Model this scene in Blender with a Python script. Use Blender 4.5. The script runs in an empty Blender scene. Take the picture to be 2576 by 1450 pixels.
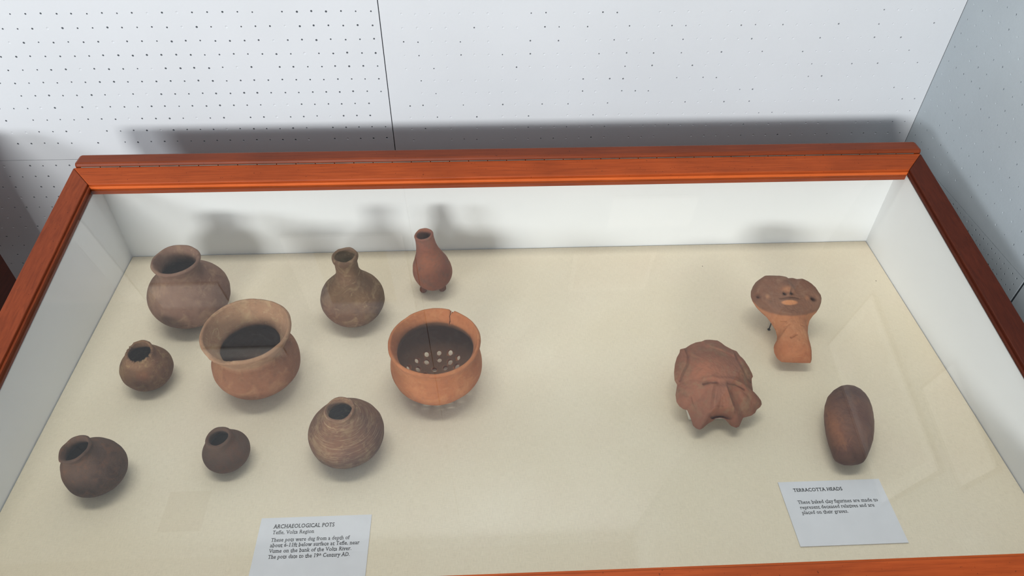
import bpy, bmesh, math, random
from mathutils import Vector, Matrix, noise
random.seed(7)
D = bpy.data
SC = bpy.context.scene
COL = SC.collection

# ------------------------------------------------------------------ camera, world, lights, exposure
def make_camera():
    cam = D.cameras.new('camera'); o = D.objects.new('camera', cam); COL.objects.link(o)
    cam.sensor_width = 36.0; cam.sensor_fit = 'HORIZONTAL'
    cam.lens = 1808.53 / 2576 * 36.0
    r = Vector((0.998999, -0.0438087, 0.0090766)); u = Vector((0.0234783, 0.6860524, 0.7271732)); f = Vector((0.0380835, 0.726232, -0.686394))
    m = Matrix((r, u, -f)).transposed().to_4x4(); m.translation = (0.563216, -0.898628, 0.759821)
    o.matrix_world = m; cam.clip_start = 0.01
    SC.camera = o
make_camera()
w = D.worlds.new('room_light'); SC.world = w; w.use_nodes = True
w.node_tree.nodes['Background'].inputs[0].default_value = (0.93, 0.95, 1.0, 1)
w.node_tree.nodes['Background'].inputs[1].default_value = 0.44
def area(name, loc, target, sx, sy, power, col):
    l = D.lights.new(name, 'AREA'); l.shape = 'RECTANGLE'; l.size = sx; l.size_y = sy; l.energy = power; l.color = col
    o = D.objects.new(name, l); COL.objects.link(o); o.location = loc
    o.rotation_euler = (Vector(target) - Vector(loc)).to_track_quat('-Z', 'Y').to_euler()
    return o
area('window_daylight', (-0.75, -6.00, 1.34), (0.55, 0.0, 0.1), 1.7, 0.80, 330, (1.0, 0.98, 0.95))
area('side_window_daylight', (-3.10, -4.50, 1.24), (0.75, 0.0, 0.1), 1.5, 0.70, 175, (0.97, 0.98, 1.0))
area('added_overhead_fill', (0.5, -0.32, 3.2), (0.5, -0.32, 0.0), 2.4, 0.36, 50, (1.0, 0.98, 0.93))  # overhead lamp added to brighten the case floor, placed clear of the glass reflection
SC.view_settings.view_transform = 'Standard'; SC.view_settings.look = 'None'
SC.view_settings.gamma = 1.0; SC.view_settings.use_curve_mapping = False
SC.view_settings.exposure = -0.16
SC.cycles.caustics_reflective = False; SC.cycles.caustics_refractive = False

# ------------------------------------------------------------------ materials
def srgb(r, g, b):
    f = lambda c: (c / 255 / 12.92) if c / 255 <= 0.04045 else ((c / 255 + 0.055) / 1.055) ** 2.4
    return (f(r), f(g), f(b), 1)
class NT:
    def __init__(s, name):
        s.m = D.materials.new(name); s.m.use_nodes = True; s.t = s.m.node_tree; s.n = s.t.nodes; s.l = s.t.links
        s.b = s.n['Principled BSDF']; s.out = s.n['Material Output']
        s.tc = s.n.new('ShaderNodeTexCoord')
    def link(s, a, b): s.l.new(a, b)
    def mapping(s, scale=(1, 1, 1), src='Object'):
        m = s.n.new('ShaderNodeMapping'); m.inputs['Scale'].default_value = scale; s.link(s.tc.outputs[src], m.inputs[0]); return m.outputs[0]
    def noise(s, vec, scale, detail=4, rough=0.55, dist=0):
        n = s.n.new('ShaderNodeTexNoise'); n.inputs['Scale'].default_value = scale; n.inputs['Detail'].default_value = detail
        n.inputs['Roughness'].default_value = rough; n.inputs['Distortion'].default_value = dist; s.link(vec, n.inputs['Vector']); return n.outputs['Fac']
    def ramp(s, fac, stops):
        r = s.n.new('ShaderNodeValToRGB'); e = r.color_ramp.elements
        while len(e) < len(stops): e.new(0.5)
        for k, (p, c) in enumerate(stops): e[k].position = p; e[k].color = c
        s.link(fac, r.inputs[0]); return r.outputs[0]
    def mix(s, fac, a, b, mode='MIX'):
        m = s.n.new('ShaderNodeMix'); m.data_type = 'RGBA'; m.blend_type = mode
        for sock, v in ((m.inputs[0], fac), (m.inputs[6], a), (m.inputs[7], b)):
            if hasattr(v, 'is_linked'): s.link(v, sock)
            else: sock.default_value = v
        return m.outputs[2]
    def math(s, op, a, b=None):
        m = s.n.new('ShaderNodeMath'); m.operation = op
        for sock, v in ((m.inputs[0], a), (m.inputs[1], b)):
            if v is None: continue
            if hasattr(v, 'is_linked'): s.link(v, sock)
            else: sock.default_value = v
        return m.outputs[0]
    def bump(s, h, strength, dist):
        b = s.n.new('ShaderNodeBump'); b.inputs['Strength'].default_value = strength; b.inputs['Distance'].default_value = dist
        s.link(h, b.inputs['Height']); s.link(b.outputs[0], s.b.inputs['Normal'])
    def done(s, col, rough, spec=0.3):
        if hasattr(col, 'is_linked'): s.link(col, s.b.inputs['Base Color'])
        else: s.b.inputs['Base Color'].default_value = col
        if hasattr(rough, 'is_linked'): s.link(rough, s.b.inputs['Roughness'])
        else: s.b.inputs['Roughness'].default_value = rough
        s.b.inputs['Specular IOR Level'].default_value = spec
        return s.m
BLK, WHT = (0, 0, 0, 1), (1, 1, 1, 1)

def mat_wood(name, dark, mid, light, grain=(3, 3, 60), rough=0.45):
    m = NT(name); v = m.mapping(grain)
    a = m.noise(v, 6, 6, 0.6, 0.6); c = m.mix(0.55, m.ramp(a, [(0.28, dark), (0.52, mid), (0.78, light)]), mid)
    b = m.noise(m.mapping((1, 1, 1)), 9, 4); c = m.mix(m.ramp(b, [(0.42, BLK), (0.75, WHT)]), c, m.mix(0.4, c, dark))
    s = m.noise(m.mapping((1, 1, 1)), 330, 2); c = m.mix(m.ramp(s, [(0.70, BLK), (0.74, WHT)]), c, dark)
    m.bump(a, 0.10, 0.001)
    return m.done(c, rough, 0.12)
def mat_clay(name, base, second, third, dark, scale=22, ring=0.0, rough=0.85, thr=(0.42, 0.62), vein=None):
    m = NT(name); v = m.mapping((1, 1, 1)); at = m.n.new('ShaderNodeAttribute'); at.attribute_name = 'Tint'
    n1 = m.noise(v, scale, 5, 0.6, 0.4); n2 = m.noise(m.mapping((1.3, 0.9, 1.1)), scale * 2.1, 6, 0.65, 0.8)
    n3 = m.noise(v, scale * 9, 5, 0.7); n4 = m.noise(v, 520, 4, 0.7)
    c = m.mix(m.ramp(n1, [(thr[0], BLK), (thr[1], WHT)]), base, second)
    c = m.mix(m.ramp(n2, [(0.52, BLK), (0.72, WHT)]), c, third)
    c = m.mix(m.ramp(n3, [(0.50, BLK), (0.80, (0.5, 0.5, 0.5, 1))]), c, dark)
    n5 = m.noise(m.mapping((1, 1, 1.6)), scale * 4.3, 4, 0.6, 1.5)
    c = m.mix(m.ramp(n5, [(0.56, BLK), (0.70, (0.7, 0.7, 0.7, 1))]), c, third)
    c = m.mix(m.ramp(n4, [(0.62, BLK), (0.74, (0.45, 0.45, 0.45, 1))]), c, dark)
    h = m.math('ADD', m.math('MULTIPLY', n3, 1.0), m.math('MULTIPLY', n4, 0.4))
    if ring:
        vr = m.mapping((16, 16, 300)); nr = m.noise(vr, 3, 5, 0.75, 0.25)
        c = m.mix(m.ramp(nr, [(0.5, BLK), (0.7, (ring, ring, ring, 1))]), c, vein or third)
        h = m.math('ADD', h, m.math('MULTIPLY', nr, 1.2))
    c = m.mix(1.0, c, (0.70, 0.74, 0.76, 1), 'MULTIPLY'); c = m.mix(1.0, c, at.outputs['Color'], 'MULTIPLY')
    m.bump(h, 0.32, 0.0012)
    return m.done(c, rough, 0.18)
def mat_plain(name, col, rough=0.8, var=0.06, scale=14, bump=0.0, bscale=400, spec=0.3):
    m = NT(name); v = m.mapping()
    n = m.noise(v, scale, 5)
    c = m.mix(m.ramp(n, [(0.35, BLK), (0.7, WHT)]), col, tuple(x * (1 - var) for x in col[:3]) + (1,))
    if bump: m.bump(m.noise(v, bscale, 4, 0.7), bump, 0.001)
    return m.done(c, rough, spec)

M = {}
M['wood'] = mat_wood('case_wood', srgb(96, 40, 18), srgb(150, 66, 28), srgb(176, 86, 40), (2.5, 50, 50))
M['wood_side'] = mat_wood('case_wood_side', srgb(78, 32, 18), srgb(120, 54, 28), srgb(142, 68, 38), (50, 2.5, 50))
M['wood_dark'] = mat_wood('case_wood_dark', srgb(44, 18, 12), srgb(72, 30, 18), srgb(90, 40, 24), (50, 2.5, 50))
M['wood_bead'] = mat_wood('bead_wood', srgb(150, 66, 28), srgb(186, 88, 40), srgb(206, 112, 58), (2.5, 60, 60))
M['wood_old'] = mat_wood('hinge_rail_wood', srgb(72, 32, 18), srgb(112, 50, 26), srgb(134, 64, 34), (2.5, 50, 50), 0.42)
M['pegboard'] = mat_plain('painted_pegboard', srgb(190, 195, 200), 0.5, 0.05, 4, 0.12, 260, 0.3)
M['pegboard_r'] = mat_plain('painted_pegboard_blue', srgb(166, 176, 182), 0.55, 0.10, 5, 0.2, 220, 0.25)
M['backing'] = mat_plain('dark_backing', srgb(26, 24, 24), 0.9)
M['white'] = mat_plain('white_lining', srgb(232, 234, 236), 0.65, 0.03, 6, 0.05, 300, 0.25)
M['roomfloor'] = mat_plain('room_floor', srgb(70, 62, 58), 0.7, 0.2, 3)
M['card'] = mat_plain('card_paper', srgb(222, 222, 226), 0.75, 0.05, 40, 0.05, 600, 0.15)
M['ink'] = mat_plain('ink', srgb(34, 32, 36), 0.8)
M['foam'] = mat_plain('foam', srgb(238, 234, 220), 0.9, 0.05, 60)
M['hinge'] = mat_plain('hinge_metal', srgb(96, 84, 76), 0.4, 0.5, 40)
M['steel'] = mat_plain('pin_steel', srgb(60, 55, 50), 0.45)
M['poster'] = mat_plain('poster_paper', srgb(242, 242, 240), 0.7, 0.03, 20)
M['print'] = mat_plain('poster_print', srgb(214, 208, 190), 0.6, 0.2, 16)
M['print2'] = mat_plain('poster_print_pale', srgb(226, 220, 220), 0.6, 0.25, 22)
M['frame'] = mat_plain('poster_frame', srgb(50, 44, 42), 0.5)

def mat_fabric():
    m = NT('linen_cloth'); v = m.mapping()
    warp = m.noise(m.mapping((1, 14, 1)), 120, 3, 0.7); weft = m.noise(m.mapping((14, 1, 1)), 120, 3, 0.7)
    big = m.noise(v, 3.2, 4); mid = m.noise(v, 14, 5, 0.6)
    c = m.mix(m.ramp(big, [(0.3, BLK), (0.7, WHT)]), srgb(236, 224, 202), srgb(228, 214, 188))
    c = m.mix(m.ramp(mid, [(0.5, BLK), (0.8, (0.5, 0.5, 0.5, 1))]), c, srgb(230, 214, 192))
    tex = m.math('ADD', warp, weft)
    c = m.mix(m.ramp(m.math('MULTIPLY', tex, 0.5), [(0.36, WHT), (0.56, BLK)]), c, m.mix(0.16, c, srgb(120, 108, 84)))
    # tiny dirt specks
    vo = m.n.new('ShaderNodeTexVoronoi'); vo.inputs['Scale'].default_value = 34; m.link(v, vo.inputs['Vector'])
    keep = m.noise(v, 23, 2)
    sp = m.math('MULTIPLY', m.math('LESS_THAN', vo.outputs['Distance'], 0.028), m.math('GREATER_THAN', keep, 0.55))
    c = m.mix(sp, c, srgb(84, 72, 60))
    # dark square of a glass reflection, painted into the cloth colour
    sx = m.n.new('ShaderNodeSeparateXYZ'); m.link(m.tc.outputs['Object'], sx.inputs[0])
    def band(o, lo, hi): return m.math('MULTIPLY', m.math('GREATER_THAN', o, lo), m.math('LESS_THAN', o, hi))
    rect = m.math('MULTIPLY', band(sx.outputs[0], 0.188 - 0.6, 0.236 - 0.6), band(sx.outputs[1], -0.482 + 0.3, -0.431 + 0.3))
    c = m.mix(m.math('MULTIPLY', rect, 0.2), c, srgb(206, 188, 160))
    m.bump(tex, 0.25, 0.0006)
    return m.done(c, 0.95, 0.05)
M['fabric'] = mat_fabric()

def mat_glass():
    m = NT('pane_glass'); m.n.remove(m.b)
    tr = m.n.new('ShaderNodeBsdfTransparent'); tr.inputs[0].default_value = (0.975, 0.985, 0.98, 1)
    gl = m.n.new('ShaderNodeBsdfGlossy'); gl.inputs['Roughness'].default_value = 0.0
    lw = m.n.new('ShaderNodeLayerWeight')                       # Schlick reflectance of each glass face
    fr = m.math('ADD', m.math('MULTIPLY', m.math('POWER', lw.outputs['Facing'], 5.0), 0.97), 0.03)
    mx = m.n.new('ShaderNodeMixShader'); m.link(fr, mx.inputs[0]); m.link(tr.outputs[0], mx.inputs[1]); m.link(gl.outputs[0], mx.inputs[2])
    m.link(mx.outputs[0], m.out.inputs[0]); return m.m
M['glass'] = mat_glass()

# ------------------------------------------------------------------ helpers
def obj(name, mesh, mat, parent=None):
    o = D.objects.new(name, mesh); COL.objects.link(o)
    if mat is not None and len(mesh.materials) == 0: mesh.materials.append(mat)
    if parent is not None: o.parent = parent
    return o
def tag(o, label, cat, group=None):
    o['label'] = label; o['category'] = cat
    if group: o['group'] = group
    return o
def thing(name, label, cat, loc=(0, 0, 0), group=None):
    o = D.objects.new(name, None); COL.objects.link(o); o.location = loc; o.empty_display_size = 0.05
    return tag(o, label, cat, group)
def mesh_from(name, verts, faces, smooth=False):
    me = D.meshes.new(name); me.from_pydata([tuple(v) for v in verts], [], faces); me.update()
    if smooth:
        for p in me.polygons: p.use_smooth = True
    return me
def hexa(c, bevel=0.0, seg=2):
    """8 corners: bottom ring 0-3, top ring 4-7"""
    bm = bmesh.new(); v = [bm.verts.new(p) for p in c]
    for f in ((3, 2, 1, 0), (4, 5, 6, 7), (0, 1, 5, 4), (1, 2, 6, 5), (2, 3, 7, 6), (3, 0, 4, 7)): bm.faces.new([v[i] for i in f])
    bmesh.ops.recalc_face_normals(bm, faces=bm.faces)
    if bevel: bmesh.ops.bevel(bm, geom=bm.edges[:], offset=bevel, segments=seg, affect='EDGES', profile=0.5)
    me = D.meshes.new('m'); bm.to_mesh(me); bm.free(); return me
def box(x0, x1, y0, y1, z0, z1, bevel=0.0):
    return hexa([(x0, y0, z0), (x1, y0, z0), (x1, y1, z0), (x0, y1, z0), (x0, y0, z1), (x1, y0, z1), (x1, y1, z1), (x0, y1, z1)], bevel)
def tint(me, fn):
    a = me.color_attributes.new('Tint', 'FLOAT_COLOR', 'POINT')
    for i, v in enumerate(me.vertices):
        c = fn(v.co); a.data[i].color = (c[0], c[1], c[2], 1)
def sm(a, b, x):
    t = max(0.0, min(1.0, (x - a) / (b - a))); return t * t * (3 - 2 * t)

# ------------------------------------------------------------------ room: pegboard walls, floor
PITCH = 0.02135
FLOOR_Z = -0.80
def peg_mesh(u0, u1, v0, v1, fu, fv, pitch, rad, p_open, p_dimple, window, depth=0.007, thick=0.008, seed=1):
    """board in the (u,v) plane facing -w, holes on a lattice through (fu,fv) inside `window`"""
    rnd = random.Random(seed); V = []; F = []
    def q(*pts):
        b = len(V); V.extend(pts); F.append(tuple(range(b, b + len(pts))))
    wu0, wu1, wv0, wv1 = window
    i0 = math.ceil((max(u0, wu0) + pitch / 2 - fu) / pitch); i1 = math.floor((min(u1, wu1) - pitch / 2 - fu) / pitch)
    j0 = math.ceil((max(v0, wv0) + pitch / 2 - fv) / pitch); j1 = math.floor((min(v1, wv1) - pitch / 2 - fv) / pitch)
    gu0, gu1 = fu + (i0 - .5) * pitch, fu + (i1 + .5) * pitch; gv0, gv1 = fv + (j0 - .5) * pitch, fv + (j1 + .5) * pitch
    R = lambda a, b, c, d: q((a, c, 0), (b, c, 0), (b, d, 0), (a, d, 0)) if b - a > 1e-6 and d - c > 1e-6 else None
    R(u0, u1, v0, gv0); R(u0, u1, gv1, v1); R(u0, gu0, gv0, gv1); R(gu1, u1, gv0, gv1)
    for i in range(i0, i1 + 1):
        for j in range(j0, j1 + 1):
            cu, cv = fu + i * pitch, fv + j * pitch; h = pitch / 2; t = rnd.random()
            if t > p_open + p_dimple: R(cu - h, cu + h, cv - h, cv + h); continue
            op = t < p_open; r = rad * (rnd.uniform(0.75, 1.15) if op else rnd.uniform(1.0, 1.5))
            du, dv = rnd.uniform(-.0006, .0006), rnd.uniform(-.0006, .0006)
            b = len(V); per = [(h, 0), (h, h), (0, h), (-h, h), (-h, 0), (-h, -h), (0, -h), (h, -h)]
            V.extend((cu + a, cv + c, 0) for a, c in per)
            V.extend((cu + du + r * math.cos(k * math.pi / 4), cv + dv + r * math.sin(k * math.pi / 4), 0) for k in range(8))
            d = depth if op else 0.00045
            rr = r if op else r * 0.45
            V.extend((cu + du + rr * math.cos(k * math.pi / 4), cv + dv + rr * math.sin(k * math.pi / 4), d) for k in range(8))
            for k in range(8):
                n = (k + 1) % 8
                F.append((b + k, b + n, b + 8 + n, b + 8 + k)); F.append((b + 8 + k, b + 8 + n, b + 16 + n, b + 16 + k))
            F.append(tuple(b + 16 + k for k in range(8)))
    # edges of the board
    for a, c in (((u0, v0), (u1, v0)), ((u1, v0), (u1, v1)), ((u1, v1), (u0, v1)), ((u0, v1), (u0, v0))):
        q((*a, 0), (*c, 0), (*c, thick), (*a, thick))
    return V, F
def wall_panel(parent, org, du, dw, mat, **k):
    V, F = peg_mesh(**k); du = Vector(du).normalized(); dw = Vector(dw).normalized(); org = Vector(org)
    me = mesh_from('panel', [org + du * a + Vector((0, 0, b)) + dw * c for a, b, c in V], F)
    return obj('panel', me, mat, parent)

XS, XR, YW = 0.4182, 1.2970, 0.15
WT = 3.4
floor = obj('floor', box(-3.4, 3.0, -7.0, 0.5, FLOOR_Z - 0.05, FLOOR_Z), M['roomfloor']); floor['kind'] = 'structure'
wb = obj('wall_back', box(-3.4, 1.42, YW + 0.0085, YW + 0.10, FLOOR_Z, WT), M['backing']); wb['kind'] = 'structure'
g = 0.0007
BK = dict(org=(0, YW, 0), du=(1, 0, 0), dw=(0, 1, 0), mat=M['pegboard'], fu=-0.106, fv=0.332, pitch=PITCH)
win = (-0.75, 1.6, -0.35, 0.80)
wall_panel(wb, **BK, u0=-0.80, u1=XS - g, v0=0.0873, v1=WT, rad=0.00150, p_open=0.86, p_dimple=0.1, window=win, seed=3)
wall_panel(wb, **BK, u0=-0.80, u1=XS - g, v0=FLOOR_Z, v1=0.0867, rad=0.0015, p_open=0.6, p_dimple=0.2, window=win, seed=4)
wall_panel(wb, **BK, u0=-3.4, u1=-0.802, v0=FLOOR_Z, v1=WT, rad=0.0015, p_open=0.6, p_dimple=0.2, window=(-1.2, -.8, -.3, .8), seed=5)
BR = dict(BK); BR.update(fu=0.6206, fv=0.3055, pitch=0.0213)
wall_panel(wb, **BR, u0=XS + g, u1=XR - 0.0006, v0=0.0873, v1=WT, rad=0.00125, p_open=0.24, p_dimple=0.6, window=win, seed=11)
wall_panel(wb, **BR, u0=XS + g, u1=XR - 0.0006, v0=FLOOR_Z, v1=0.0867, rad=0.00125, p_open=0.24, p_dimple=0.5, window=(XS, 1.3, -.1, .08), seed=12)
# right wall turns slightly outwards towards the viewer
RD = Vector((0.028, -1, 0)).normalized(); RN = Vector((1, 0.028, 0)).normalized()
def rw(u, z, w=0.0): return Vector((XR, YW, z)) + RD * u + RN * w - Vector((0, 0, 0))
L = 3.2
c = [rw(0.0, FLOOR_Z, .0085), rw(L, FLOOR_Z, .0085), rw(L, FLOOR_Z, .1), rw(0.0, FLOOR_Z, .1)]
wr = obj('wall_right', hexa(c + [p + Vector((0, 0, WT - FLOOR_Z)) for p in c]), M['backing']); wr['kind'] = 'structure'
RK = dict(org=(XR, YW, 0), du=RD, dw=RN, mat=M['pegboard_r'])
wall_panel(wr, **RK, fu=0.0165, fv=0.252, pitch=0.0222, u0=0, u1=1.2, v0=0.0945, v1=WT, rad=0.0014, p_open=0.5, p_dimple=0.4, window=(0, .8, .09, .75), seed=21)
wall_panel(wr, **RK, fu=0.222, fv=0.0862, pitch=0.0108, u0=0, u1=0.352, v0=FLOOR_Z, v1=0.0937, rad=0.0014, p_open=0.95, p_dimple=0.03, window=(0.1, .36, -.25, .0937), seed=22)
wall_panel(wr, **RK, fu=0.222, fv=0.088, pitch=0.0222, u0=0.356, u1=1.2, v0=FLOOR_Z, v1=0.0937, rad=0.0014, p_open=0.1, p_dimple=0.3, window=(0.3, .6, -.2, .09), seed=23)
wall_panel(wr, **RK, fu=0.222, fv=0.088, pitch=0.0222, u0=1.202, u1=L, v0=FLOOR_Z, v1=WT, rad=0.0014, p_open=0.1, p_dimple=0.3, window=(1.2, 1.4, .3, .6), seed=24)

# ------------------------------------------------------------------ display cases
W = 1.2
H0, S = 0.15403, 0.13102
def lid(y): return H0 + S * y
A, B, CY, DY = 0.0030, 1.1979, -0.0277, -0.5824          # glass opening
OW = 0.0344; OB = 0.0384
def build_case(name, label, dx):
    root = thing(name, label, 'display case', (dx + W / 2, -0.30, FLOOR_Z))
    off = Vector((W / 2, -0.30, FLOOR_Z))
    def add(nm, me, mat, par=root):
        if par is root: me.transform(Matrix.Translation(-off))
        else: me.transform(Matrix.Translation(-off))
        return obj(nm, me, mat, par)
    def prism(corners, z0, z1, bevel=0.0):
        return hexa([(x, y, lid(y) + z0) for x, y in corners] + [(x, y, lid(y) + z1) for x, y in corners], bevel)
    e = 0.003
    xo0, xo1, yo1, yo0 = A - OW, B + OW, CY + OB, DY - 0.040
    xi0, xi1, yi1, yi0 = A - e, B + e, CY + e, DY - e
    zt, zb = 0.007, -0.012
    k = 0.00025
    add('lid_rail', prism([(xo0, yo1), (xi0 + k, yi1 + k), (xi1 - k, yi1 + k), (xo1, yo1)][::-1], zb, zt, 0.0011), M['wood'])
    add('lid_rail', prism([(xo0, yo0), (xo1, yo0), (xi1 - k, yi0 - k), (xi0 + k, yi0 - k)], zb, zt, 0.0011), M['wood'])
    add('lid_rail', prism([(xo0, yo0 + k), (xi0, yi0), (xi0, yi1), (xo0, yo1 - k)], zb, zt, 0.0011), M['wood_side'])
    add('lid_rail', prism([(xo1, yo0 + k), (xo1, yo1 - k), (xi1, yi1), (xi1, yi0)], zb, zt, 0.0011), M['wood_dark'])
    b0, b1 = 0.0, 0.0035
    add('bead', prism([(xi0, yi1), (A, CY), (B, CY), (xi1, yi1)][::-1], b0, b1, 0.0006), M['wood_bead'])
    add('bead', prism([(xi0, yi0), (xi1, yi0), (B, DY), (A, DY)], b0, b1, 0.0006), M['wood_bead'])
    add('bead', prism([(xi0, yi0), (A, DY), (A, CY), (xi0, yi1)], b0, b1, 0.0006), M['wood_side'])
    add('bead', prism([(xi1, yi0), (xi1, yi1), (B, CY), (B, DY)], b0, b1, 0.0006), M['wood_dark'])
    add('glass_pane', prism([(xi0, yi0), (xi1, yi0), (xi1, yi1), (xi0, yi1)], -0.0035, -0.0003), M['glass'])
    hz = lid(yo1) + zt
    add('hinge_rail', box(xo0 + .0006, xo1 + .002, yo1 + 0.0019, yo1 + 0.028, hz - 0.030, hz + 0.0050, 0.004), M['wood_old'])
    bm = bmesh.new(); n = 44; wseg = (xo1 - xo0 - .02) / n
    for i in range(n):
        bmesh.ops.create_cone(bm, cap_ends=True, segments=8, radius1=.0007, radius2=.0007, depth=wseg * .95,
                              matrix=Matrix.Translation((xo0 + .01 + (i + .5) * wseg, yo1 + .00095, hz - .0004)) @ Matrix.Rotation(math.pi / 2, 4, 'Y'))
    hm = D.meshes.new('hinge'); bm.to_mesh(hm); bm.free(); add('hinge', hm, M['hinge'])
    zc = -0.0125
    def slab(x0, x1, y0, y1, zlow, bevel=0.0):
        cs = [(x0, y0), (x1, y0), (x1, y1), (x0, y1)]
        return hexa([(x, y, zlow) for x, y in cs] + [(x, y, lid(y) + zc) for x, y in cs], bevel)
    yf = -0.600; t = 0.006
    # white lining boards
    add('lining_board', slab(-t, W + t, 0.0, t, -0.006), M['white'])
    add('lining_board', slab(-t, W + t, yf - t, yf, -0.006), M['white'])
    add('lining_board', slab(-t, 0.0, yf, 0.0, -0.006), M['white'])
    zc = -0.0038; add('lining_board', slab(W, W + t, yf, 0.0, -0.006), M['white']); zc = -0.0125
    # outer wood panels
    zl = -0.10
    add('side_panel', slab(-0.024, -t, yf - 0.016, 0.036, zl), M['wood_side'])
    add('side_panel', slab(W + t, W + 0.024, yf - 0.016, 0.036, zl), M['wood_dark'])  # dark colour stands in for the deep shade between the two cases
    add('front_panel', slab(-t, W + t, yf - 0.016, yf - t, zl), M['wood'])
    add('back_panel', hexa([(-t, t, zl), (W + t, t, zl), (W + t, 0.036, zl), (-t, 0.036, zl)] +
                           [(-t, t, hz - 0.031), (W + t, t, hz - 0.031), (W + t, 0.036, hz - 0.031), (-t, 0.036, hz - 0.031)]), M['wood'])
    add('bottom_board', box(-t, W + t, yf - t, t, -0.016, -0.0062), M['backing'])
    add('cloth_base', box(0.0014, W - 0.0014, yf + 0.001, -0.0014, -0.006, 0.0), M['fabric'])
    for x in (-0.018, W - 0.034):
        for y in (yf - 0.010, -0.028):
            x1, y1 = x + 0.052, y + 0.052
            add('leg', hexa([(x + .008, y + .008, FLOOR_Z), (x1 - .008, y + .008, FLOOR_Z), (x1 - .008, y1 - .008, FLOOR_Z), (x + .008, y1 - .008, FLOOR_Z),
                             (x, y, zl), (x1, y, zl), (x1, y1, zl), (x, y1, zl)], 0.002), M['wood_dark'])
    add('lower_shelf', box(-0.01, W + 0.01, yf, 0.02, -0.112, -0.1005), M['wood'])
    return root
case = build_case('display_case', 'brown wooden table display case with sloping glass lid holding clay pots and heads', 0.0)
build_case('display_case', 'shaded side, darkened in colour, of a neighbouring wooden display case across the gap from the pot case', -1.456)

# ------------------------------------------------------------------ clay vessels
def smooth_profile(pts, n=5):
    out = []
    P = [pts[0]] + list(pts) + [pts[-1]]
    for i in range(1, len(P) - 2):
        p0, p1, p2, p3 = P[i - 1], P[i], P[i + 1], P[i + 2]
        for k in range(n):
            t = k / n; a = []
            for d in range(2):
                a.append(0.5 * (2 * p1[d] + (p2[d] - p0[d]) * t + (2 * p0[d] - 5 * p1[d] + 4 * p2[d] - p3[d]) * t * t + (3 * p1[d] - p0[d] - 3 * p2[d] + p3[d]) * t ** 3))
            out.append((max(a[0], 0.0), a[1]))
    out.append(pts[-1]); return out
def vessel_mesh(outer, wall, seg=96, wob=0.0008, wscale=28, chips=(), seed=0, tint_fn=None, lip=0.5, inner=None):
    """outer: (r,z) from base centre up to the lip; an inner skin is laid `wall` inside; chips: (angle, width, depth)"""
    po = smooth_profile(outer, 6)
    # inner profile: offset along the normal, from the lip down
    pin = []
    for i in range(len(po)):
        a = po[max(i - 1, 0)]; b = po[min(i + 1, len(po) - 1)]; dx, dz = b[0] - a[0], b[1] - a[1]; l = math.hypot(dx, dz) or 1
        pin.append((max(po[i][0] - wall * dz / l, 0.0), po[i][1] + wall * dx / l))
    top = po[-1]; tin = pin[-1]
    mid = ((top[0] + tin[0]) / 2, (top[1] + tin[1]) / 2 + wall * lip)
    prof = [p for p in po if p[0] > 0.0004] + [mid] + [p for p in reversed(pin) if p[0] > 0.0012]
    zmax = max(p[1] for p in prof); off = Vector((seed * 3.1, seed * 1.7, seed * 2.3))
    V = []; F = []
    for (r, z) in prof:
        for k in range(seg):
            th = 2 * math.pi * k / seg
            v = Vector((r * math.cos(th), r * math.sin(th), z))
            d = noise.noise(v * wscale + off) * wob + noise.noise(v * wscale * 3.7 + off) * wob * 0.4
            rr = max(r + d, 0.0002); zz = z
            wgt = sm(zmax - 0.016, zmax, z)
            zz += wgt * noise.noise(Vector((math.cos(th) * 1.4, math.sin(th) * 1.4, seed))) * wob * 1.6
            for (ca, cw, cd) in chips:
                da = abs((th - math.radians(ca) + math.pi) % (2 * math.pi) - math.pi) / math.radians(cw)
                if da < 1:
                    jag = 0.75 + 0.5 * noise.noise(Vector((th * 9, seed, ca)))
                    lim = zmax - cd * (1 - da ** 3) * jag
                    if zz > lim: zz = lim + (zz - lim) * 0.12
            V.append((rr * math.cos(th), rr * math.sin(th), zz))
    n = len(prof)
    for i in range(n - 1):
        for k in range(seg):
            k2 = (k + 1) % seg; F.append((i * seg + k, i * seg + k2, (i + 1) * seg + k2, (i + 1) * seg + k))
    V.append((0, 0, prof[0][1] - 0.0001)); V.append((0, 0, prof[-1][1] + 0.0001)); a, b = len(V) - 2, len(V) - 1
    for k in range(seg):
        k2 = (k + 1) % seg; F.append((a, k2, k)); F.append((b, (n - 1) * seg + k, (n - 1) * seg + k2))
    me = mesh_from('vessel', V, F, True)
    tint(me, tint_fn or (lambda v: (1, 1, 1)))
    if inner:                                           # smoke-greyed clay of the inside, its shade painted in too, up to the neck
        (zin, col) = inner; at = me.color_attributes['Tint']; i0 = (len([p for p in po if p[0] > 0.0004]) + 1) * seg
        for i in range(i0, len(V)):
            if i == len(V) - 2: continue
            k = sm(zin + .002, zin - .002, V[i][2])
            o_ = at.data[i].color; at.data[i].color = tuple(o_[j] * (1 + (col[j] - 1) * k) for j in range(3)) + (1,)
    return me
def belly(R, H, lo=-78, hi=40, step=14, cz=None):
    cz = H * 0.97 if cz is None else cz
    return [(0.0, cz - H * 0.985)] + [(R * math.cos(math.radians(a)), cz + H * math.sin(math.radians(a))) for a in range(lo, hi + 1, step)]
def place(name, me, mat, x, y, label, cat, tilt=0.0, ztilt=0.0, rot=0.0, z=0.0, group='excavated pots in the case'):
    o = obj(name, me, mat)
    R = Matrix.Rotation(-tilt, 4, 'Y') @ Matrix.Rotation(ztilt, 4, 'X') @ Matrix.Rotation(rot, 4, 'Z')
    lowest = min((R @ v.co).z for v in me.vertices)
    o.matrix_world = Matrix.Translation((x, y, z - lowest + 0.0002)) @ R
    tag(o, label, cat, group); return o

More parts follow.
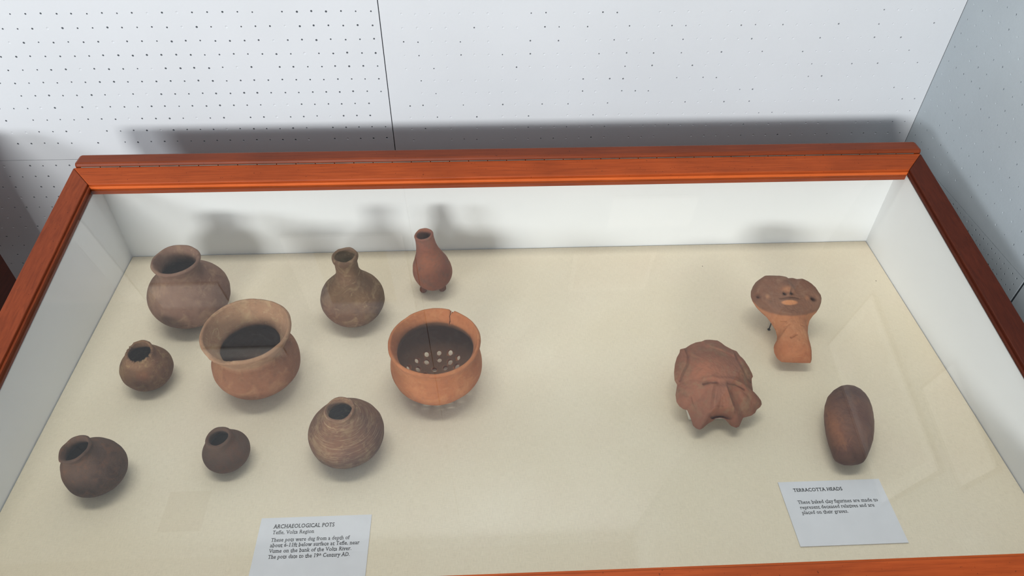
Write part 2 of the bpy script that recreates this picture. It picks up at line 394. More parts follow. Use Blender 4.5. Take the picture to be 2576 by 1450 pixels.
C_mauve = mat_clay('clay_mauve', srgb(140, 104, 86), srgb(124, 88, 72), srgb(160, 124, 98), srgb(88, 64, 54), 16)
C_tan = mat_clay('clay_tan', srgb(160, 104, 74), srgb(146, 90, 62), srgb(176, 124, 88), srgb(96, 64, 48), 16, 0.25, thr=(.4, .7))
C_olive = mat_clay('clay_olive', srgb(122, 90, 70), srgb(104, 72, 58), srgb(150, 120, 92), srgb(66, 50, 44), 20)
C_red = mat_clay('clay_red', srgb(156, 92, 66), srgb(140, 80, 62), srgb(124, 86, 70), srgb(88, 58, 48), 20)
C_orange = mat_clay('clay_orange', srgb(200, 122, 76), srgb(190, 110, 66), srgb(210, 136, 88), srgb(130, 78, 52), 16)
C_small = mat_clay('clay_small', srgb(128, 90, 64), srgb(114, 76, 56), srgb(150, 116, 80), srgb(76, 54, 42), 26)
C_dark = mat_clay('clay_dark', srgb(98, 72, 58), srgb(80, 58, 48), srgb(118, 80, 58), srgb(58, 44, 38), 24)
C_tiny = mat_clay('clay_tiny', srgb(98, 72, 58), srgb(112, 74, 56), srgb(90, 70, 58), srgb(66, 48, 40), 30, 0.15)
C_mid = mat_clay('clay_mid', srgb(122, 82, 60), srgb(104, 68, 54), srgb(150, 116, 84), srgb(70, 48, 40), 22, 0.5, vein=srgb(190, 160, 120))

# globular jar with short flared neck (back left)
R, H = 0.0556, 0.0445
pr = belly(R, H, -78, 36) + [(0.0335, 0.0800), (0.0288, 0.0875), (0.0283, 0.0935), (0.0305, 0.1010), (0.0325, 0.1050)]
def blob(v, c, r): return math.exp(-((v - Vector(c)).length / r) ** 2)
def t1(v):
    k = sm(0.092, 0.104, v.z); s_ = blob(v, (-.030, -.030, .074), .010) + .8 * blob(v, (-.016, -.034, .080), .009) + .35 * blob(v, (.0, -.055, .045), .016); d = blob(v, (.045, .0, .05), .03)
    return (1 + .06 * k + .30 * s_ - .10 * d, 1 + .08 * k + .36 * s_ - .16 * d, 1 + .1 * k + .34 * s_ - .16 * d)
place('globular_jar', vessel_mesh(pr, 0.0045, wob=.0010, seed=1, tint_fn=t1), C_mauve, 0.1413, -0.1369,
      'large mauve-brown round jar with flared collar near the lining corner', 'jar')
# wide-mouthed pot with broad flaring rim
R = 0.0556
pr = [(0.0, 0.0), (0.016, 0.0008), (0.032, 0.0065), (0.045, 0.0165), (0.0530, 0.0290), (0.0556, 0.0410), (0.0540, 0.0520), (0.0480, 0.0625), (0.0430, 0.0690),
      (0.0428, 0.0735), (0.0480, 0.0830), (0.0535, 0.0925), (0.0562, 0.0990)]
def t2(v):
    k = sm(0.066, 0.076, v.z); n = noise.noise(v * 40) * .1
    return (1 + (.34 + n) * k, 1 + (.80 + n) * k, 1 + (1.05 + n) * k)
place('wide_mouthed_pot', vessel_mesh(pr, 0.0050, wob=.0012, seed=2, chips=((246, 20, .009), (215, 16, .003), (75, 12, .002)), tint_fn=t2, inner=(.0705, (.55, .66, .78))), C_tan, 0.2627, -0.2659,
      'large reddish pot with broad tan flaring rim touching the mauve jar', 'pot')
# small pot with broken mouth
R, H = 0.0323, 0.0290
pr = belly(R, H, -78, 34) + [(0.0225, 0.0500), (0.0195, 0.0535), (0.0180, 0.0570), (0.0174, 0.0605), (0.0172, 0.0640)]
def t3(v):
    k = sm(.012, .002, (v - Vector((.008, -.026, .042))).length); e = sm(.0475, .052, v.z) * sm(0.0, -.012, v.y)
    return (1 + .25 * k + .35 * e, 1 + .05 * k + .4 * e, 1 + .45 * e)
place('broken_pot', vessel_mesh(pr, 0.0036, wob=.0012, seed=3, chips=((262, 95, .0135), (345, 70, .011), (175, 55, .009), (130, 14, .003)), tint_fn=t3), C_small, 0.1156, -0.2621,
      'small brown pot with jagged broken mouth and pale fractured edge', 'pot', -0.02)
# long-necked bottle
def t4(v):
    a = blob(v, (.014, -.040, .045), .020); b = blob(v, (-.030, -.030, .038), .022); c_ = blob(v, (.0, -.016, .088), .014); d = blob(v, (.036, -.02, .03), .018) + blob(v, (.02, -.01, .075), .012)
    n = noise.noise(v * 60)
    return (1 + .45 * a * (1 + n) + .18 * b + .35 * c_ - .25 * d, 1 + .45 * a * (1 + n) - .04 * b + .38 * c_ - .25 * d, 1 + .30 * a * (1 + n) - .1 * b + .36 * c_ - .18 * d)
R, H = 0.0450, 0.0385
pr = belly(R, H, -78, 38) + [(0.0262, 0.0720), (0.0200, 0.0800), (0.0165, 0.0890), (0.0155, 0.0990), (0.0158, 0.1060), (0.0178, 0.1120), (0.0180, 0.1160), (0.0168, 0.1185)]
place('necked_bottle', vessel_mesh(pr, 0.0040, wob=.0011, seed=4, chips=((150, 26, .004),), tint_fn=t4), C_olive, 0.3739, -0.1482,
      'olive-brown round-bellied clay bottle with thick cylindrical neck', 'bottle')
# slender three-footed bottle: body with separate feet
cx, cy = 0.4858, -0.0935
R = 0.0293; cz = 0.0085 + R * 1.02
pr = [(0.0, cz - R * 1.03)] + [(R * math.cos(math.radians(a)), cz + R * 1.05 * math.sin(math.radians(a))) for a in range(-78, 21, 14)] + \
     [(0.0262, cz + .0165), (0.0215, cz + .0270), (0.0175, cz + .0375), (0.0150, cz + .0480), (0.0138, cz + .0590), (0.0136, cz + .0660), (0.0140, cz + .0700)]
root = thing('footed_bottle', 'slender reddish clay bottle with tapering neck standing on small stub feet', 'bottle', (cx, cy, 0.0), 'excavated pots in the case')
def t5(v): k = sm(.084, .100, v.z); return (1 + .1 * k, 1 + .2 * k, 1 + .3 * k)
me = vessel_mesh(pr, 0.0035, wob=.0008, seed=5, tint_fn=t5)
Rt = Matrix.Translation((0, 0, cz)) @ Matrix.Rotation(-0.118, 4, 'Y') @ Matrix.Translation((0, 0, -cz)); me.transform(Rt)
obj('body', me, C_red, root)
for a, x, y in ((1, -0.0165, -0.0050), (2, 0.0140, -0.0030), (3, -0.001, 0.0165)):
    fm = vessel_mesh([(0, 0), (0.0036, 0.0002), (0.0052, 0.0022), (0.0056, 0.006), (0.0058, 0.013), (0.006, 0.0245)], 0.002, 20, .0006, 120, seed=a, tint_fn=lambda v: (.7, .68, .68))
    fm.transform(Matrix.Translation((x, y, 0)) @ Matrix.Rotation(-0.25, 4, Vector((-y, x, 0))))
    z0 = min(v.co.z for v in fm.vertices); fm.transform(Matrix.Translation((0, 0, -z0 + .0002)))
    obj('foot', fm, C_red, root)
# dark tilted jar
R = 0.0345; H = 0.0318
pr = belly(R, H, -78, 30) + [(0.0262, 0.0530), (0.0200, 0.0590), (0.0176, 0.0625), (0.0178, 0.0660), (0.0187, 0.0685)]
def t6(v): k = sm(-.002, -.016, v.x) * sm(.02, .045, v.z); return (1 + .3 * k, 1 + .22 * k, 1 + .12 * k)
place('tilted_jar', vessel_mesh(pr, 0.0034, wob=.0012, seed=6, tint_fn=t6), C_dark, 0.1130, -0.4149,
      'dark brown lopsided small jar leaning over with collared mouth', 'jar', 0.202)
# tiny dark jar
R, H = 0.0278, 0.0222
pr = belly(R, H, -78, 34) + [(0.0205, 0.0380), (0.0176, 0.0412), (0.0162, 0.0440), (0.0158, 0.0465), (0.0156, 0.0490)]
def t7(v): k = sm(.030, .016, v.z); return (1 + .2 * k, 1 + .12 * k, 1.0 + .05 * k)
place('tiny_jar', vessel_mesh(pr, 0.0048, wob=.0007, seed=8, tint_fn=t7, lip=.7), C_tiny, 0.2509, -0.3914,
      'smallest dark brown jar with thick rounded lip, between tilted jar and streaked pot', 'jar', 0.079)
# streaked squat pot
R, H = 0.0453, 0.0353
pr = belly(R, H, -78, 40) + [(0.0268, 0.0645), (0.0205, 0.0695), (0.0178, 0.0722), (0.0172, 0.0750), (0.0178, 0.0785), (0.0183, 0.0800)]
def t8(v):
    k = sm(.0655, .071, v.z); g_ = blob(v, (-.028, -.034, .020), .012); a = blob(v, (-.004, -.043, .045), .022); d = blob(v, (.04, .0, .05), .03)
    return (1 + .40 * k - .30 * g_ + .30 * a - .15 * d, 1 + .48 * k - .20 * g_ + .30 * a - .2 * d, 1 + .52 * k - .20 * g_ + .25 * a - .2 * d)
place('streaked_pot', vessel_mesh(pr, 0.0036, wob=.0009, seed=9, chips=((300, 30, .003),), tint_fn=t8), C_mid, 0.3937, -0.3793,
      'squat brown pot streaked with pale lines and a small collared mouth', 'pot', 0.03)
# perforated strainer bowl
pr = [(0.0, 0.0), (0.016, 0.0006), (0.032, 0.0055), (0.046, 0.0155), (0.0555, 0.0280), (0.0593, 0.0400), (0.0590, 0.0500), (0.0568, 0.0585), (0.0542, 0.0640),
      (0.0532, 0.0685), (0.0540, 0.0740), (0.0566, 0.0805), (0.0588, 0.0850)]
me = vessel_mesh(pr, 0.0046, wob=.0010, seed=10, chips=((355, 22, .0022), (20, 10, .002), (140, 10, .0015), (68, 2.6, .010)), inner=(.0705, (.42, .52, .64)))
bowl = place('strainer_bowl', me, C_orange, 0.4982, -0.2807, 'orange terracotta bowl with cracked rim and many holes through its base', 'bowl')
def cut_holes(o):
    bm = bmesh.new()
    def cyl(p, d, r, l):
        d = d.normalized(); q = d.to_track_quat('Z', 'Y').to_matrix().to_4x4()
        bmesh.ops.create_cone(bm, cap_ends=True, segments=10, radius1=r, radius2=r, depth=l, matrix=Matrix.Translation(p) @ q)
    rows = [(-78, 5, 0.0033, 10), (-66, 10, 0.0035, 0), (-53, 14, 0.0036, 14), (-40, 16, 0.0034, 2)]
    cz, Rr, Hh = 0.040, 0.0565, 0.0375
    for el, n, r, a0 in rows:
        for k in range(n):
            a = math.radians(a0 + 360 * k / n + random.uniform(-4, 4)); e = math.radians(el + random.uniform(-2, 2))
            p = Vector((Rr * math.cos(e) * math.cos(a), Rr * math.cos(e) * math.sin(a), cz + Hh * math.sin(e)))
            nrm = Vector((math.cos(e) * math.cos(a) / Rr, math.cos(e) * math.sin(a) / Rr, math.sin(e) / Hh))
            cyl(p, nrm, r * random.uniform(.9, 1.12), 0.022)
    # crack through the rim
    for da, r0, z0, tw in ((69, .0545, .083, .10), (68.2, .0525, .0765, -.16), (68.8, .0515, .071, .12)):
        a = math.radians(da)
        m4 = Matrix.Translation((r0 * math.cos(a), r0 * math.sin(a), z0)) @ Matrix.Rotation(a, 4, 'Z') @ Matrix.Rotation(tw, 4, 'X') @ Matrix.Diagonal((.024, .0009, .0075, 1))
        bmesh.ops.create_cube(bm, size=1.0, matrix=m4)
    cm = D.meshes.new('cutter'); bm.to_mesh(cm); bm.free()
    co = D.objects.new('cutter', cm); COL.objects.link(co); co.matrix_world = o.matrix_world
    md = o.modifiers.new('holes', 'BOOLEAN'); md.object = co; md.operation = 'DIFFERENCE'; md.solver = 'EXACT'; md.use_self = True
    bpy.context.view_layer.update(); dg = bpy.context.evaluated_depsgraph_get()
    nm = D.meshes.new_from_object(o.evaluated_get(dg)); o.modifiers.clear()
    if len(nm.polygons) > 1000: o.data = nm
    D.objects.remove(co, do_unlink=True)
cut_holes(bowl)

# ------------------------------------------------------------------ terracotta heads (relief solids)
def seg_dist(p, line):
    best = 1e9
    for a, b in zip(line, line[1:]):
        ax, ay = a; dx, dy = b[0] - ax, b[1] - ay; t = max(0, min(1, ((p[0] - ax) * dx + (p[1] - ay) * dy) / (dx * dx + dy * dy + 1e-9)))
        best = min(best, math.hypot(p[0] - ax - t * dx, p[1] - ay - t * dy))
    return best
def gs(p, c, sx, sy=None): sy = sy or sx; return math.exp(-((p[0] - c[0]) / sx) ** 2 - ((p[1] - c[1]) / sy) ** 2)
def groove(p, line, w): d = seg_dist(p, line) / w; return math.exp(-d * d)
def outline_radius(out, n):
    """radius of a star-shaped closed outline at n angles (mm)"""
    res = []
    for k in range(n):
        th = 2 * math.pi * k / n; dx, dy = math.cos(th), math.sin(th); best = 0
        for i in range(len(out)):
            ax, ay = out[i]; bx, by = out[(i + 1) % len(out)]; ex, ey = bx - ax, by - ay
            den = dx * ey - dy * ex
            if abs(den) < 1e-9: continue
            t = (ax * ey - ay * ex) / den; s = (ax * dy - ay * dx) / den
            if t > 0 and -1e-6 <= s <= 1 + 1e-6: best = max(best, t)
        res.append(best)
    return res
def relief(out, top, bottom, feat, tint_fn, seg=220, rings=56, seed=0, rough=0.35, lean=(0.0, 0.0)):
    """top(t,u,v), bottom(t,u,v): thickness above / below the outline plane (mm); feat adds detail on the upper side"""
    Rr = outline_radius(out, seg); V = []; F = []; cols = []
    def ringpt(i, k, sgn):
        t = i / rings; t = 1 - (1 - t) ** 1.35
        u, v = Rr[k] * t * math.cos(2 * math.pi * k / seg), Rr[k] * t * math.sin(2 * math.pi * k / seg)
        if sgn > 0:
            fade = sm(1.0, 0.945, t)
            n = noise.noise(Vector((u, v, seed * 9)) * .11) * rough * 1.4 + noise.noise(Vector((u, v, seed)) * .4) * rough
            h = top(t, u, v)                               # detail is laid out on the outline plane, then carried up the swelling surface
            return (u, v, h + (feat(u + lean[0] * h, v + lean[1] * h) + n) * fade)
        return (u, v, -bottom(t, u, v))
    for sgn in (1, -1):
        V.append(ringpt(0, 0, sgn))
        for i in range(1, rings + (1 if sgn > 0 else 0)):
            for k in range(seg): V.append(ringpt(i, k, sgn))
    nt = 1 + rings * seg; T = lambda i, k: 1 + (i - 1) * seg + k % seg; Bq = lambda i, k: (nt + 1 + (i - 1) * seg + k % seg) if i < rings else T(rings, k)
    for k in range(seg):
        F.append((0, T(1, k), T(1, k + 1))); F.append((nt, Bq(1, k + 1), Bq(1, k)))
        for i in range(1, rings):
            F.append((T(i, k), T(i + 1, k), T(i + 1, k + 1), T(i, k + 1))); F.append((Bq(i, k + 1), Bq(i + 1, k + 1), Bq(i + 1, k), Bq(i, k)))
    me = mesh_from('relief', [(a * .001, b * .001, c * .001) for a, b, c in V], F, True)
    tint(me, lambda v: tint_fn((v.x + lean[0] * max(v.z, 0)) * 1000, (v.y + lean[1] * max(v.z, 0)) * 1000))
    return me

OUT_MASK = [(2.8, 63.4), (12.9, 62.0), (17.4, 58.4), (21.6, 53.7), (29.8, 48.0), (35.4, 45.3), (38.9, 37.3), (43.5, 29.9), (46.8, 21.5), (48.9, 12.6), (49.2, 8.2), (46.8, 5.0), (45.4, -3.6), (45.0, -11.0), (43.8, -13.1), (45.8, -18.0), (50.5, -21.3), (52.4, -26.1), (52.1, -30.7), (49.1, -34.3), (43.9, -37.7), (41.0, -41.8), (35.4, -45.2), (29.1, -46.8), (24.5, -47.7), (21.7, -51.9), (16.8, -59.3), (12.6, -60.5), (7.3, -58.0), (3.6, -52.3), (0.5, -48.2), (-5.1, -47.0), (-11.1, -47.8), (-14.6, -50.7), (-22.1, -54.5), (-28.9, -59.8), (-33.1, -61.7), (-37.5, -59.6), (-40.7, -55.9), (-41.4, -48.8), (-43.1, -41.7), (-44.5, -35.4), (-49.6, -33.7), (-53.8, -29.5), (-56.3, -23.7), (-56.0, -14.2), (-53.4, -5.8), (-51.6, -0.5), (-54.0, 6.0), (-53.0, 16.8), (-49.9, 28.8), (-45.7, 38.7), (-41.1, 45.3), (-39.5, 50.4), (-31.8, 52.1), (-24.3, 56.8), (-16.5, 60.0), (-8.5, 61.2), (-3.5, 63.3)]
LG = [(-31.8, 51.9), (-29.6, 40.5), (-32.2, 28.3), (-38.9, 18.6), (-46.6, 5.8)]
RG = [(31.6, 46.6), (33.1, 34.1), (38.0, 18.4), (41.3, 5.2), (44.9, -1.4)]
BAND = [(-8.7, 60.3), (-4.2, 53.3), (3.4, 50.2), (17.6, 43.6), (29.5, 36.5)]
def f_mask(u, v):
    p = (u, v); h = 0
    h -= 2.6 * groove(p, LG, 1.5); h -= 2.2 * groove(p, RG, 1.5)
    h += 2.2 * groove(p, [(-40, 46), (-40, 30), (-46, 16)], 5); h += 2.0 * groove(p, [(39, 34), (44, 18)], 4.5)
    h += 1.8 * groove(p, [(a, b + 3.5) for a, b in BAND], 3.2) - 1.2 * groove(p, BAND, 1.3)
    h += 3.5 * gs(p, (-4, 24), 24, 18)
    h += 1.8 * groove(p, [(-17, 5.5), (-5, 7.5), (4, 5), (16, 5), (25, 4.5), (34, -2)], 3.0)
    h -= 3.4 * groove(p, [(-16, .5), (-8, 2.5), (0, 1)], 1.8); h -= 3.2 * groove(p, [(15, .5), (24, 0), (33, -8)], 1.8)
    h -= 4.0 * gs(p, (-24, -20), 9, 18); h -= 5.0 * gs(p, (20.5, -16), 6.0, 15)
    # nose: wedge widening downwards
    if v < 4:
        k = max(0, min(1, (2 - v) / 39)); hw = 7 + 7 * k; cxn = 4.6 - 5 * k
        s = sm(hw + 2.5, hw - 2.5, abs(u - cxn)); e = sm(-42.5, -38.5, v) * sm(4, -8, v)
        h += s * e * (3.0 + 7.5 * k)
    h += 1.4 * groove(p, [(-14, -36.5), (13, -37.5)], 1.8)
    h -= 8.0 * groove(p, [(-12, -44.0), (-4, -43), (8, -44)], 3.4)
    h += 3.2 * gs(p, (-45, -23), 8); h += 2.6 * gs(p, (45, -29), 6)
    h -= 1.6 * groove(p, [(-34, -18), (-33, -30)], 1.6)
    h += 2.2 * gs(p, (28, -22), 9, 10) + 1.0 * gs(p, (-12, -5), 7, 4)
    return h
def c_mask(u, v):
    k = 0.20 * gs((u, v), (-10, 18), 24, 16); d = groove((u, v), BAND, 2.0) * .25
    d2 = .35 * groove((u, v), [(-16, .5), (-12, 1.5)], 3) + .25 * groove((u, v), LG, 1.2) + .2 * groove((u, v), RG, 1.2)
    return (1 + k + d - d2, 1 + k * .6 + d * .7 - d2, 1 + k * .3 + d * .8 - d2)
def top_mask(t, u, v): return 25 * (1 - t ** 2.4) ** 0.9
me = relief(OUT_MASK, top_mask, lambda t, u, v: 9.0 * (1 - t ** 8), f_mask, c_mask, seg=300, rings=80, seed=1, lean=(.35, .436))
C_mask = mat_clay('clay_mask', srgb(156, 98, 74), srgb(142, 88, 66), srgb(150, 112, 84), srgb(92, 62, 50), 18)
def put_relief(name, me, mat, c, tilt, label, rx=0.0):
    o = obj(name, me, mat); o.matrix_world = Matrix.Translation(c) @ Matrix.Rotation(math.radians(tilt), 4, 'X')
    tag(o, label, 'terracotta head', 'terracotta heads in the case'); return o
mask = put_relief('terracotta_mask', me, C_mask, (0.8595, -0.3211, 0.0360), 15, 'broad reddish-brown face mask fragment with wedge nose and missing mouth')
# white block that props the mask
obj_b = obj('support_block', hexa([(0.822, -0.352, 0.0002), (0.890, -0.352, 0.0002), (0.890, -0.300, 0.0002), (0.822, -0.300, 0.0002),
                                   (0.822, -0.352, 0.0180), (0.890, -0.352, 0.0180), (0.890, -0.300, 0.0310), (0.822, -0.300, 0.0310)], 0.002), M['foam'])
tag(obj_b, 'small white block propping up the broad face mask', 'support')

OUT_FIG = [(-30.9, 66.2), (-19.6, 65.7), (-10.3, 64.9), (-2.3, 63.1), (1.3, 60.4), (7.6, 60.7), (14.5, 58.9), (22.9, 59.1), (29.5, 55.8), (35.6, 50.9), (40.3, 44.4), (42.7, 37.4), (45.4, 31.5), (45.3, 25.8), (42.9, 19.1), (38.9, 11.2), (31.8, 5.3), (25.5, -1.8), (21.4, -10.6), (18.0, -22.5), (16.9, -33.4), (15.3, -41.9), (15.0, -49.4), (15.7, -54.7), (14.2, -61.0), (11.6, -65.6), (0.8, -65.3), (-13.7, -64.3), (-22.4, -63.6), (-28.1, -62.9), (-32.9, -57.5), (-35.0, -49.0), (-34.2, -41.5), (-31.5, -35.2), (-27.8, -32.1), (-25.7, -24.6), (-25.8, -15.8), (-28.1, -8.1), (-30.7, -1.4), (-34.9, 7.7), (-41.4, 15.7), (-46.1, 22.6), (-49.1, 30.7), (-50.0, 38.7), (-48.2, 46.8), (-43.7, 54.8), (-38.1, 61.7)]
CHIN = [(-49.9, 31.9), (-40.7, 19.1), (-28.9, 12.0), (-12.7, 7.1), (5.3, 5.4), (23.1, 7.2), (40.2, 12.3), (46, 16)]
def chin_y(u):
    for a, b in zip(CHIN, CHIN[1:]):
        if a[0] <= u <= b[0]: return a[1] + (b[1] - a[1]) * (u - a[0]) / (b[0] - a[0])
    return 32 if u < 0 else 16
def f_fig(u, v):
    p = (u, v); h = 0
    h += 4.0 * sm(-2.5, 3.0, v - chin_y(u))                      # face stands proud of the neck
    h += 8.5 * gs(p, (4.2, 44.5), 7.0, 6.5) + 4 * gs(p, (4.9, 52), 7, 6)
    for c in ((-1.0, 40.2), (7.8, 40.3)): h -= 10 * gs(p, c, 2.5)
    h += 4.0 * gs(p, (3.6, 27.0), 11.5, 3.8); h -= 1.6 * groove(p, [(-10, 31.5), (4, 33.0), (16, 31.0)], 1.2)
    for c in ((-38.9, 37.9), (37.6, 31.2)): h -= 9 * gs(p, c, 3.3)
    for c in ((-25.1, 36.9), (29.8, 33.1)): h += .8 * gs(p, c, 2.5)
    h -= 2.6 * groove(p, [(-5.9, -25.7), (2.7, -21.0)], 1.3); h -= 1.4 * groove(p, [(-14.4, -.7), (-7.4, -1.5)], .8)
    h -= 1.4 * groove(p, [(-12.3, -9.6), (-7, -8), (-2.3, -5.5)], .8); h -= 1.2 * groove(p, [(12, -7.5), (15, -9)], 1.0)
    h -= 1.2 * groove(p, [(-40, 17), (-34, 13)], .8); h -= 1.0 * groove(p, [(-36, 21), (-29, 14)], .8)
    return h
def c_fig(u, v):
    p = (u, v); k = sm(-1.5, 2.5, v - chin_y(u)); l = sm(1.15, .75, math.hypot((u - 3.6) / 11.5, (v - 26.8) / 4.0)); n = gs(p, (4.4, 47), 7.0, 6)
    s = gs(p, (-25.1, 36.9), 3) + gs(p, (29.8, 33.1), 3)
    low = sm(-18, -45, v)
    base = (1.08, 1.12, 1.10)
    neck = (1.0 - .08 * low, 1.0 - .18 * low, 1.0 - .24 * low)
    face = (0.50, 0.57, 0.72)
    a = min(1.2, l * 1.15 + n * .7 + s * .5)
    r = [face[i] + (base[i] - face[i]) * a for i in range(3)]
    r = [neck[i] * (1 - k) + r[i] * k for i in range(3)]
    d = sum(.8 * gs(p, c, 3.4) for c in ((-38.9, 37.9), (37.6, 31.2))) + sum(1.1 * gs(p, c, 2.5) for c in ((-1.0, 40.2), (7.8, 40.3)))  # eye holes and nostrils get their shade darkened into the tint
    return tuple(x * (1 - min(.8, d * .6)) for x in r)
def top_fig(t, u, v):
    hw = 22.0 if v < -8 else 22 + 24 * sm(-8, 22, v)
    e = max(0.0, 1 - ((u - (-8 if v < 0 else -8 + 6 * sm(0, 30, v))) / (hw * 1.16)) ** 2) ** .5
    hd = sm(-4, 14, v)
    return (17 * e * (1 - hd) + 15 * hd * e ** .35) * (1 - t ** (9 + 15 * hd)) + 5 * (1 - t ** 3) * (1 - hd) + 5 * hd * (1 - t ** 16)
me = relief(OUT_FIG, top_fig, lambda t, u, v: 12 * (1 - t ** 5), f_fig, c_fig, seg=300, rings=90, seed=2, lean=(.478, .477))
C_fig = mat_clay('clay_figure', srgb(196, 128, 88), srgb(186, 116, 78), srgb(206, 142, 100), srgb(140, 88, 62), 18)
fig = put_relief('terracotta_figurine', me, C_fig, (0.9921, -0.2140, 0.0383), 18, 'terracotta head on a long orange neck with pierced eye holes and nostrils')
# steel pin holding the figurine
root = thing('mounting_pin', 'thin dark steel pin beside the long-necked head', 'pin', (0.9755, -0.196, 0))
def rod(r, z0, z1, n=10): return mesh_from('rod', [(r * math.cos(2 * math.pi * k / n), r * math.sin(2 * math.pi * k / n), z) for z in (z0, z1) for k in range(n)],
                                           [(k, (k + 1) % n, n + (k + 1) % n, n + k) for k in range(n)] + [tuple(range(n))[::-1], tuple(range(n, 2 * n))], True)
obj('shaft', rod(.0009, 0.0002, .034), M['steel'], root); obj('foot_plate', rod(.0022, 0.0002, .0010), M['steel'], root)

OUT_EGG = [(17.7, 58.5), (25.6, 56.9), (32.1, 51.7), (36.4, 43.2), (37.8, 33.4), (37.3, 23.8), (35.1, 12.2), (31.4, -0.1), (26.1, -13.1), (20.2, -24.9), (13.0, -35.4), (5.0, -45.7), (-0.4, -50.8), (-6.4, -52.9), (-14.5, -53.8), (-22.9, -53.1), (-28.1, -50.7), (-32.1, -47.2), (-33.0, -42.4), (-32.7, -32.8), (-32.5, -22.0), (-30.8, -8.1), (-27.9, 6.1), (-24.3, 18.5), (-19.1, 31.1), (-11.8, 42.7), (-1.9, 51.2), (8.6, 56.9)]
def f_egg(u, v):
    p = (u, v); return -1.5 * groove(p, [(-2, -34), (-10, -46)], 2.2) - 1.0 * gs(p, (-4, -6), 3) + 1.2 * gs(p, (-14, 10), 9, 16)
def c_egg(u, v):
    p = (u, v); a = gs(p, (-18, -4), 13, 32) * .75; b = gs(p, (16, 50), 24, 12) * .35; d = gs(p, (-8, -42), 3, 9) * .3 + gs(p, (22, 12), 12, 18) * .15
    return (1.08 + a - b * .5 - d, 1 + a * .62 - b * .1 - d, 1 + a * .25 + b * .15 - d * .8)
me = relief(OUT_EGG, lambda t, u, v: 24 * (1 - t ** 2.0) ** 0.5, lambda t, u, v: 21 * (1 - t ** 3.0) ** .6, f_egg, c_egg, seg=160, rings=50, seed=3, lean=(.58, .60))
C_egg = mat_clay('clay_egg', srgb(112, 80, 66), srgb(96, 66, 58), srgb(124, 88, 68), srgb(70, 52, 48), 24, rough=.6)
egg = put_relief('egg_shaped_head', me, C_egg, (1.0113, -0.3851, 0.0257), 4, 'smooth dark egg-shaped clay head lying behind the terracotta heads card')

# ------------------------------------------------------------------ caption cards
def text_geo(body, size, bold=0.006):
    """text outline mesh with slab serifs added to the stem ends; returns verts, faces, width"""
    cu = D.curves.new('txt', 'FONT'); cu.body = body; cu.size = size; cu.resolution_u = 3; cu.space_character = 1.06; cu.offset = bold * size
    o = D.objects.new('txt', cu); COL.objects.link(o); bpy.context.view_layer.update()
    me = D.meshes.new_from_object(o.evaluated_get(bpy.context.evaluated_depsgraph_get()))
    V = [tuple(v.co[:2]) for v in me.vertices]; F = [tuple(p.vertices) for p in me.polygons]
    cnt = {}
    for p in me.polygons:
        for e in p.edge_keys: cnt[e] = cnt.get(e, 0) + 1
    adj = {}
    for p in me.polygons:
        cy = sum(V[i][1] for i in p.vertices) / len(p.vertices)
        for e in p.edge_keys: adj[e] = cy
    W_ = max((v[0] for v in V), default=0)
    for (a, b), n in cnt.items():
        if n != 1: continue
        x0, y0 = V[a]; x1, y1 = V[b]; l = abs(x1 - x0)
        if abs(y1 - y0) < 0.012 * size and 0.035 * size < l < 0.15 * size:
            up = adj[(a, b)] > (y0 + y1) / 2; y = (y0 + y1) / 2
            lev = y / size
            if not (abs(lev) < .03 or .40 < lev < .56 or lev > .64 or lev < -.12): continue
            ex = .10 * size; th = .058 * size * (1 if up else -1); xa, xb = min(x0, x1) - ex, max(x0, x1) + ex
            k = len(V); V += [(xa, y), (xb, y), (xb, y + th), (xa, y + th)]; F.append((k, k + 1, k + 2, k + 3) if up else (k + 3, k + 2, k + 1, k))
    D.objects.remove(o, do_unlink=True); D.curves.remove(cu); D.meshes.remove(me)
    return V, F, W_
def caption_card(name, label, x0, x1, y0, y1, th, lines, rot=0.0, lift=0.0):
    root = thing(name, label, 'caption card', ((x0 + x1) / 2, (y0 + y1) / 2, 0.0), 'caption cards in the case')
    cx, cy = (x0 + x1) / 2, (y0 + y1) / 2
    obj('card', box(x0 - cx, x1 - cx, y0 - cy, y1 - cy, 0.0003 + lift, 0.0003 + lift + th), M['card'], root)
    for ln in lines:
        x, y, wd, size, parts = ln
        V = []; F = []; pen = 0.0
        for (body, sc, rise) in parts:
            v, f, w_ = text_geo(body, size * sc, 0.016 if body.isupper() else 0.006); k = len(V)
            V += [(a + pen, b + rise * size) for a, b in v]; F += [tuple(i + k for i in q) for q in f]; pen += w_ + size * (.06 if sc < 1 or len(parts) > 1 else 0)
            if body.endswith('19'): pen += 0
        tot = max(a for a, b in V); s = wd / tot
        me = mesh_from('lettering', [(x - cx + a * s, y - cy + b, 0.0003 + lift + th + 0.00012) for a, b in V], F)
        obj('lettering', me, M['ink'], root)
    root.rotation_euler.z = rot
    return root
s = 0.0062
P1 = [(0.3185, -0.4832, 0.0680, 0.0068, [('ARCHAEOLOGICAL POTS', 1, 0)]),
      (0.3185, -0.4902, 0.0465, s, [('Tefle, Volta Region', 1, 0)]),
      (0.3185, -0.4992, 0.0875, s, [('These pots were dug from a depth of', 1, 0)]),
      (0.3187, -0.5056, 0.0985, s, [('about 6-11ft below surface at Tefle, near', 1, 0)]),
      (0.3190, -0.5122, 0.0900, s, [('Vume on the bank of the Volta River.', 1, 0)]),
      (0.3190, -0.5190, 0.0890, s, [('The pots date to the 19', 1, 0), ('th', .6, .28), (' Century AD.', 1, 0)])]
caption_card('caption_card', 'white caption card headed archaeological pots with six text lines', 0.3025, 0.4275, -0.5520, -0.4700, 0.0012, P1)
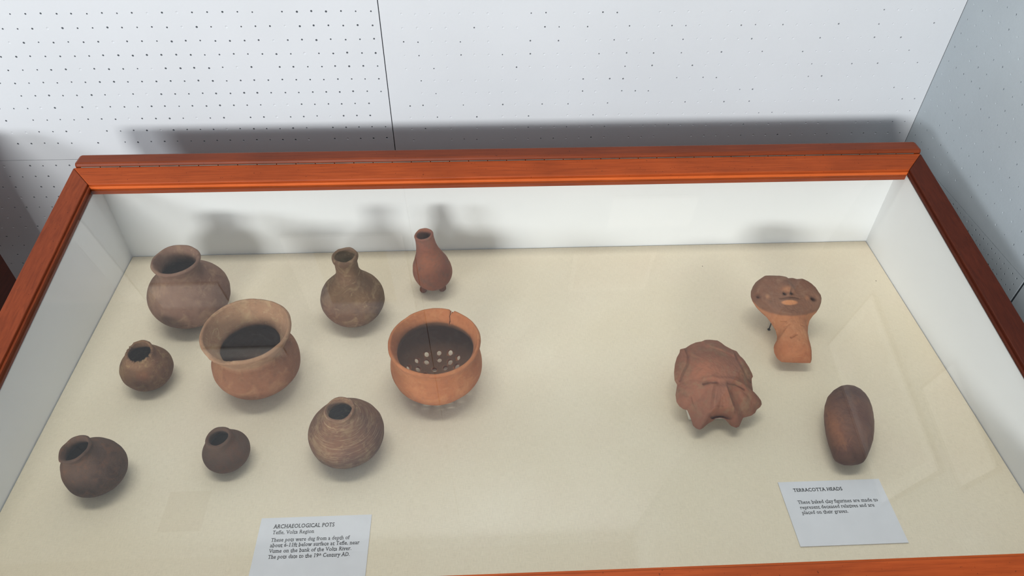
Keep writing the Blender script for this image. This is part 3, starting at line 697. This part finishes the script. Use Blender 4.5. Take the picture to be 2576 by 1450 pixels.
P2 = [(0.9240, -0.4600, 0.0590, 0.0062, [('TERRACOTTA HEADS', 1, 0)]),
      (0.9240, -0.4758, 0.0955, s, [('These baked clay figurines are made to', 1, 0)]),
      (0.9245, -0.4825, 0.0880, s, [('represent deceased relatives and are', 1, 0)]),
      (0.9245, -0.4890, 0.0545, s, [('placed on their graves.', 1, 0)])]
caption_card('caption_card', 'pale grey caption card headed terracotta heads in front of egg-shaped head', 0.9090, 1.0325, -0.5280, -0.4465, 0.0012, P2)

# ------------------------------------------------------------------ prints hung higher on the walls (seen mirrored in the glass)
def poster_back(label, x0, x1, z0, z1, inner=None, mat='print', frame=False):
    root = thing('wall_print', label, 'wall print', ((x0 + x1) / 2, YW, z0), 'prints pinned on the walls')
    ox, oz = (x0 + x1) / 2, z0
    obj('sheet', box(x0 - ox, x1 - ox, -0.0042, -0.0008, z0 - oz, z1 - oz), M['poster'], root)
    if inner:
        a, b, c_, d = inner; obj('picture', box(a - ox, b - ox, -0.0052, -0.0043, c_ - oz, d - oz), M[mat], root)
poster_back('white print with brown picture hung beside the vertical panel seam', 0.155, 0.400, 0.508, 0.822, (0.212, 0.360, 0.558, 0.770))
poster_back('pale mottled print hung on the right pegboard panel', 0.755, 0.932, 0.588, 0.744, (0.765, 0.922, 0.598, 0.734), 'print2')
poster_back('blank white sheet low on the right pegboard panel', 0.813, 0.980, 0.405, 0.500)
poster_back('large pale print at the left end of the pegboard wall', -0.620, -0.200, 0.445, 0.740, (-0.600, -0.242, 0.513, 0.732), 'print2')
poster_back('small caption sheet hung between two larger prints', -0.174, -0.020, 0.678, 0.775)
poster_back('narrow white caption strip above the small sheet', -0.172, 0.044, 0.985, 1.036)
def poster_right(label, y0, y1, z0, z1, border):
    u0, u1 = YW - y1, YW - y0; um = (u0 + u1) / 2
    o = rw(um, z0); root = thing('wall_print', label, 'wall print', o, 'prints pinned on the walls')
    root.rotation_euler.z = math.atan2(-RN.x, RN.y) + math.pi / 2 + math.pi / 2
    def slab(a, b, c_, d, w0, w1):
        pts = [rw(a, c_, -w0), rw(b, c_, -w0), rw(b, c_, -w1), rw(a, c_, -w1)]
        me = hexa(pts + [p + Vector((0, 0, d - c_)) for p in pts])
        me.transform(Matrix.Rotation(-root.rotation_euler.z, 4, 'Z') @ Matrix.Translation(-o)); return me
    obj('frame', slab(u0 - .006, u1 + .006, z0 - .006, z1 + .006, .0006, .006), M['frame'], root)
    obj('sheet', slab(u0, u1, z0, z1, .0061, .0071), M['poster'], root)
    obj('picture', slab(u0 + border, u1 - border, z0 + border, z1 - border, .0072, .0078), M['print2'], root)
poster_right('framed landscape print on the side wall', -0.372, -0.036, 0.487, 0.692, .022)
poster_right('smaller framed print low on the side wall', -0.411, -0.245, 0.354, 0.448, .012)
